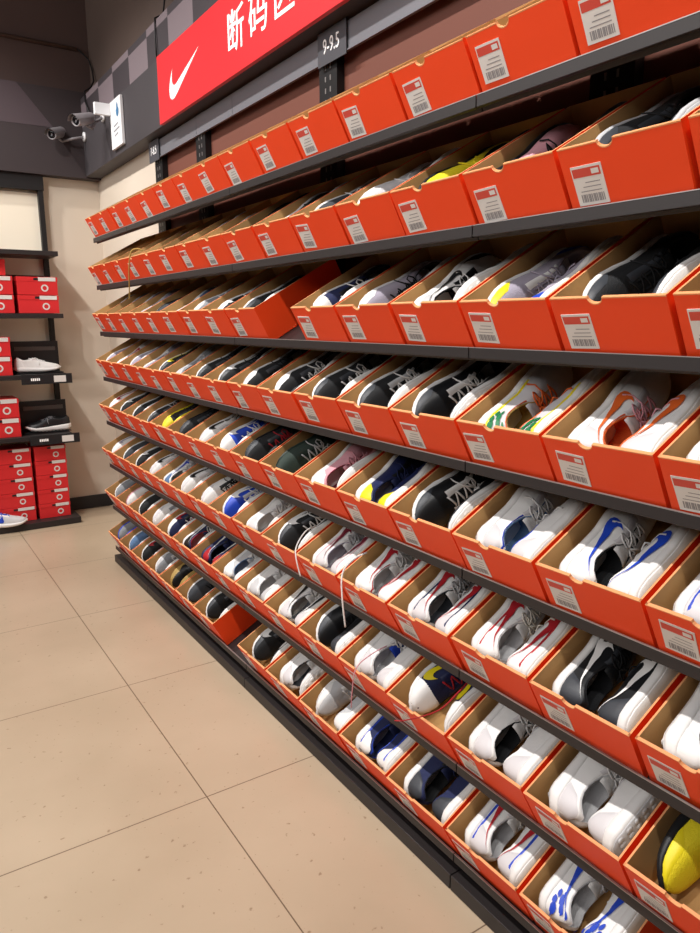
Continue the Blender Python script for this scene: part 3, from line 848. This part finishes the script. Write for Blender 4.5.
s = display(-.3265+H, 'black open display case behind the white sneaker', dict(ty='runner', up='W', so='W', lin='W', lace='W', heel='W'), 'black price rail under the white display sneaker', .727, True)
tag(s, 'plain white sneaker shown in profile in front of black case', 'shoe')
s = display(-.7115+H, 'black open display case behind the black sneaker', dict(ty='chunky', up='K', so='W', lin='K', lace='G', heel='K'), 'black price rail under the black display sneaker', .745, False)
tag(s, 'black sneaker with thick white sole shown in profile on display shelf', 'shoe')
Ld = Vector((1, -.15, 0)).normalized(); Wd = Vector((0, 0, 1)).cross(Ld)
M = Matrix(((Ld.x, Wd.x, 0, .405), (Ld.y, Wd.y, 0, 4.84), (0, 0, 1, .0445), (0, 0, 0, 1)))
s = sneaker(M, dict(ty='runner', up='L', so='W', lin='B', lace='B', heel='B', tick='B'), 1, 'A', 'H'); tag(s, 'white and blue sneaker resting on the plinth of the display shelving', 'shoe')

# ------------------------------------------------------------------ lights
def spot(loc, target, power, size=75, rad=.05, blend=.6, col=(1, .97, .93)):
    l = bpy.data.lights.new('ceiling_spot', 'SPOT'); l.energy = power; l.spot_size = math.radians(size); l.spot_blend = blend; l.shadow_soft_size = rad; l.color = col
    o = bpy.data.objects.new('ceiling_spot', l); C.objects.link(o); o.location = loc
    o.rotation_euler = (Vector(target)-Vector(loc)).to_track_quat('-Z', 'Y').to_euler()
for y in (-.5, .5, 1.5, 2.5, 3.5, 4.4):
    spot((-.35, y, 3.55), (1.0, y+.05, .9), 138, 95)
for y in (-.8, .9, 2.6, 4.2):                       # added broad fill, standing in for lit displays across the aisle
    l = bpy.data.lights.new('aisle_fill', 'AREA'); l.shape = 'RECTANGLE'; l.size = 1.5; l.size_y = 1.3; l.energy = 33; l.color = (1, .97, .95)
    o = bpy.data.objects.new('aisle_fill', l); C.objects.link(o); o.location = (-2.6, y, 2.9)
    o.rotation_euler = (Vector((1.0, y+.2, 1.2))-Vector(o.location)).to_track_quat('-Z', 'Y').to_euler()
spot((-.2, 3.2, 3.4), (.85, 5.1, 1.2), 130, 60)
spot((.1, 4.1, 3.3), (1.3, 5.3, 1.4), 15, 60)
for x, y in ((-1.6, 4.0), (-1.6, 1.5), (-1.6, -1)):  # soft fill lamps added under the ceiling
    l = bpy.data.lights.new('ceiling_fill', 'AREA'); l.energy = 8; l.size = 1.4; l.color = (.97, .95, 1)
    o = bpy.data.objects.new('ceiling_fill', l); C.objects.link(o); o.location = (x, y, 3.7)
w = bpy.data.worlds.new('world'); bpy.context.scene.world = w; w.use_nodes = True
w.node_tree.nodes['Background'].inputs['Color'].default_value = (1, .95, .9, 1); w.node_tree.nodes['Background'].inputs['Strength'].default_value = .02

# ------------------------------------------------------------------ camera
yaw, pitch, roll, f = math.radians(33.3394), math.radians(11.609), math.radians(-.2104), 713.09
F = Vector((math.sin(yaw)*math.cos(pitch), math.cos(yaw)*math.cos(pitch), -math.sin(pitch)))
Rt = Vector((math.cos(yaw), -math.sin(yaw), 0)); Up = Rt.cross(F)
Rt, Up = Rt*math.cos(roll)+Up*math.sin(roll), -Rt*math.sin(roll)+Up*math.cos(roll)
cd = bpy.data.cameras.new('camera'); cam = bpy.data.objects.new('camera', cd); C.objects.link(cam)
cd.sensor_fit = 'VERTICAL'; cd.sensor_height = 36; cd.lens = f/933*36; cd.clip_start = .02
cam.matrix_world = Matrix(((Rt.x, Up.x, -F.x, 0), (Rt.y, Up.y, -F.y, 0), (Rt.z, Up.z, -F.z, H), (0, 0, 0, 1)))
sc = bpy.context.scene; sc.camera = cam
sc.view_settings.view_transform = 'Standard'; sc.view_settings.look = 'None'; sc.view_settings.gamma = 1; sc.view_settings.use_curve_mapping = False
sc.view_settings.exposure = -.33
